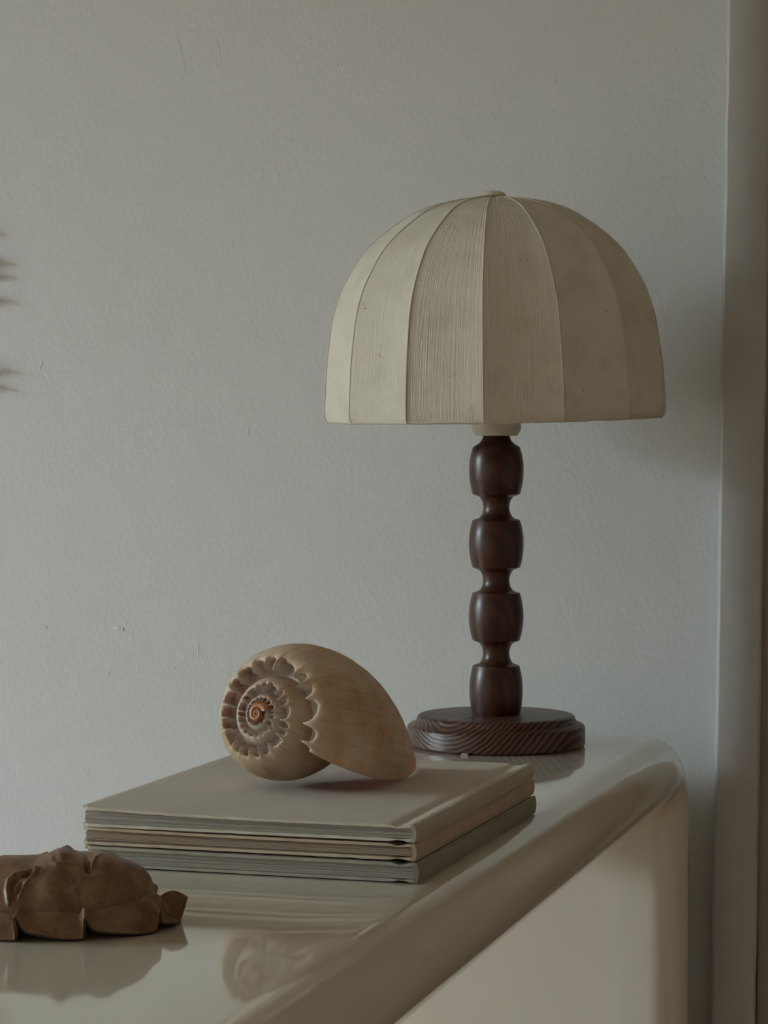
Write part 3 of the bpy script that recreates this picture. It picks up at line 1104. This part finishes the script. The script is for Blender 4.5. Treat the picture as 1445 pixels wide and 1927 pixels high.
# ------------------------------------------------------------------ crumb on the table in front of the face
cp = on_z(193, 1853, TZ)
bm = bmesh.new()
bmesh.ops.create_icosphere(bm, subdivisions=2, radius=0.0009)
for v in bm.verts:
    v.co *= 1 + 0.35 * noise.noise(v.co * 1500)
    v.co.z = v.co.z * 0.6 + 0.0005
    v.co.z = max(0.0, v.co.z)
me = bpy.data.meshes.new('crumb'); bm.to_mesh(me); bm.free()
me.materials.append(mat_plain('crumb_white', (0.7, 0.66, 0.6), 0.9))
co = link(bpy.data.objects.new('crumb', me)); co.location = (cp.x, cp.y, TZ + 0.0001)
tag(co, 'tiny pale crumb on the glossy table in front of the leather face', 'crumb')

# ------------------------------------------------------------------ potted palm just outside the picture: its leaf tips shade the wall
M_LEAF = mat_plain('palm_leaf', (0.06, 0.12, 0.04), 0.45)
M_POT = mat_plain('clay_pot', (0.30, 0.15, 0.09), 0.8)
PX, PY = -1.80, 2.60
palm = tag(empty('potted_palm', (PX, PY, 0)), 'green potted palm beside the wall', 'plant')
lathe('pot', [(0, 0), (0.11, 0), (0.145, 0.26), (0.155, 0.26), (0.155, 0.30), (0.14, 0.30), (0.135, 0.27), (0, 0.27)], M_POT, palm, 40)


def leaflet(V, Fs, root, tip, width, droop):
    n = 20
    d = tip - root
    side = d.cross(Vector((0, 1, 0.2))).normalized()
    b0 = len(V)
    for i in range(n + 1):
        q = i / n
        c = root + d * q + Vector((0, 0, -droop * 4 * q * (q - 1) * -1 + 0))
        wd = width * min(1, 0.25 + q * 3) * (min(1, (1 - q) / 0.10) ** 0.6 + 0.02)
        V.append(c - side * wd / 2); V.append(c + Vector((0, -0.002, 0))); V.append(c + side * wd / 2)
    for i in range(n):
        a = b0 + 3 * i
        Fs.append((a, a + 1, a + 4, a + 3)); Fs.append((a + 1, a + 2, a + 5, a + 4))


def frond(ctrl, leaflets):
    base_ = Vector((PX, PY, 0))
    V, Fs = [], []
    pts = [Vector(c) for c in catmull([tuple(c) for c in ctrl], 8)]
    nb = len(V)
    for i, p in enumerate(pts):
        rr = 0.006 * (1 - 0.7 * i / len(pts)) + 0.001
        for q in range(6):
            a = 2 * pi * q / 6
            V.append(p - base_ + Vector((cos(a) * rr, sin(a) * rr, 0)))
    for i in range(len(pts) - 1):
        for q in range(6):
            Fs.append((nb + i * 6 + q, nb + i * 6 + (q + 1) % 6, nb + (i + 1) * 6 + (q + 1) % 6, nb + (i + 1) * 6 + q))
    for (r_, t_, w_) in leaflets(pts):
        leaflet(V, Fs, r_ - base_, t_ - base_, w_, 0.01)
    mesh('palm_frond', V, Fs, M_LEAF, palm, True)


def tips_frond(pts):
    out = []
    for (px, py, gap) in ((-14, 436, .009), (-3, 490, .011), (-3, 517, .011), (-3, 561, .012), (-3, 692, .013), (-14, 724, .013)):
        t = on_y(px, py, WY - gap)
        root = min(pts, key=lambda p: abs(p.z - (t.z + 0.045)))
        out.append((root, t, 0.012))
    return out


frond([(PX, PY, 0.27), (-1.78, 2.68, 0.8), (-1.66, 2.76, 1.15), (-1.60, 2.775, 1.34), (-1.59, 2.78, 1.42)], tips_frond)
for k, (dx, dy, hh) in enumerate(((-0.30, 0.06, 0.95), (-0.20, 0.12, 0.80), (-0.42, 0.10, 0.70))):
    tipx, tipy = PX + dx, PY + dy

    def lf(pts, k=k):
        o_ = []
        for i in range(10, len(pts) - 1, 2):
            p = pts[i]
            d = (pts[i + 1] - pts[i - 1]).normalized()
            s_ = d.cross(Vector((0, 0, 1))).normalized()
            for sg in (-1, 1):
                t_ = p + s_ * sg * 0.07 + d * 0.14 + Vector((0, 0, sg * 0.10 - 0.02))
                t_.y = min(t_.y, WY - 0.02)
                o_.append((p, t_, 0.014))
        return o_
    frond([(PX, PY, 0.27), (PX + dx * 0.3, PY + dy * 0.3, 0.27 + hh * 0.5), (PX + dx * 0.7, PY + dy * 0.7, 0.27 + hh * 0.85), (tipx, tipy, 0.27 + hh * 0.9)], lf)
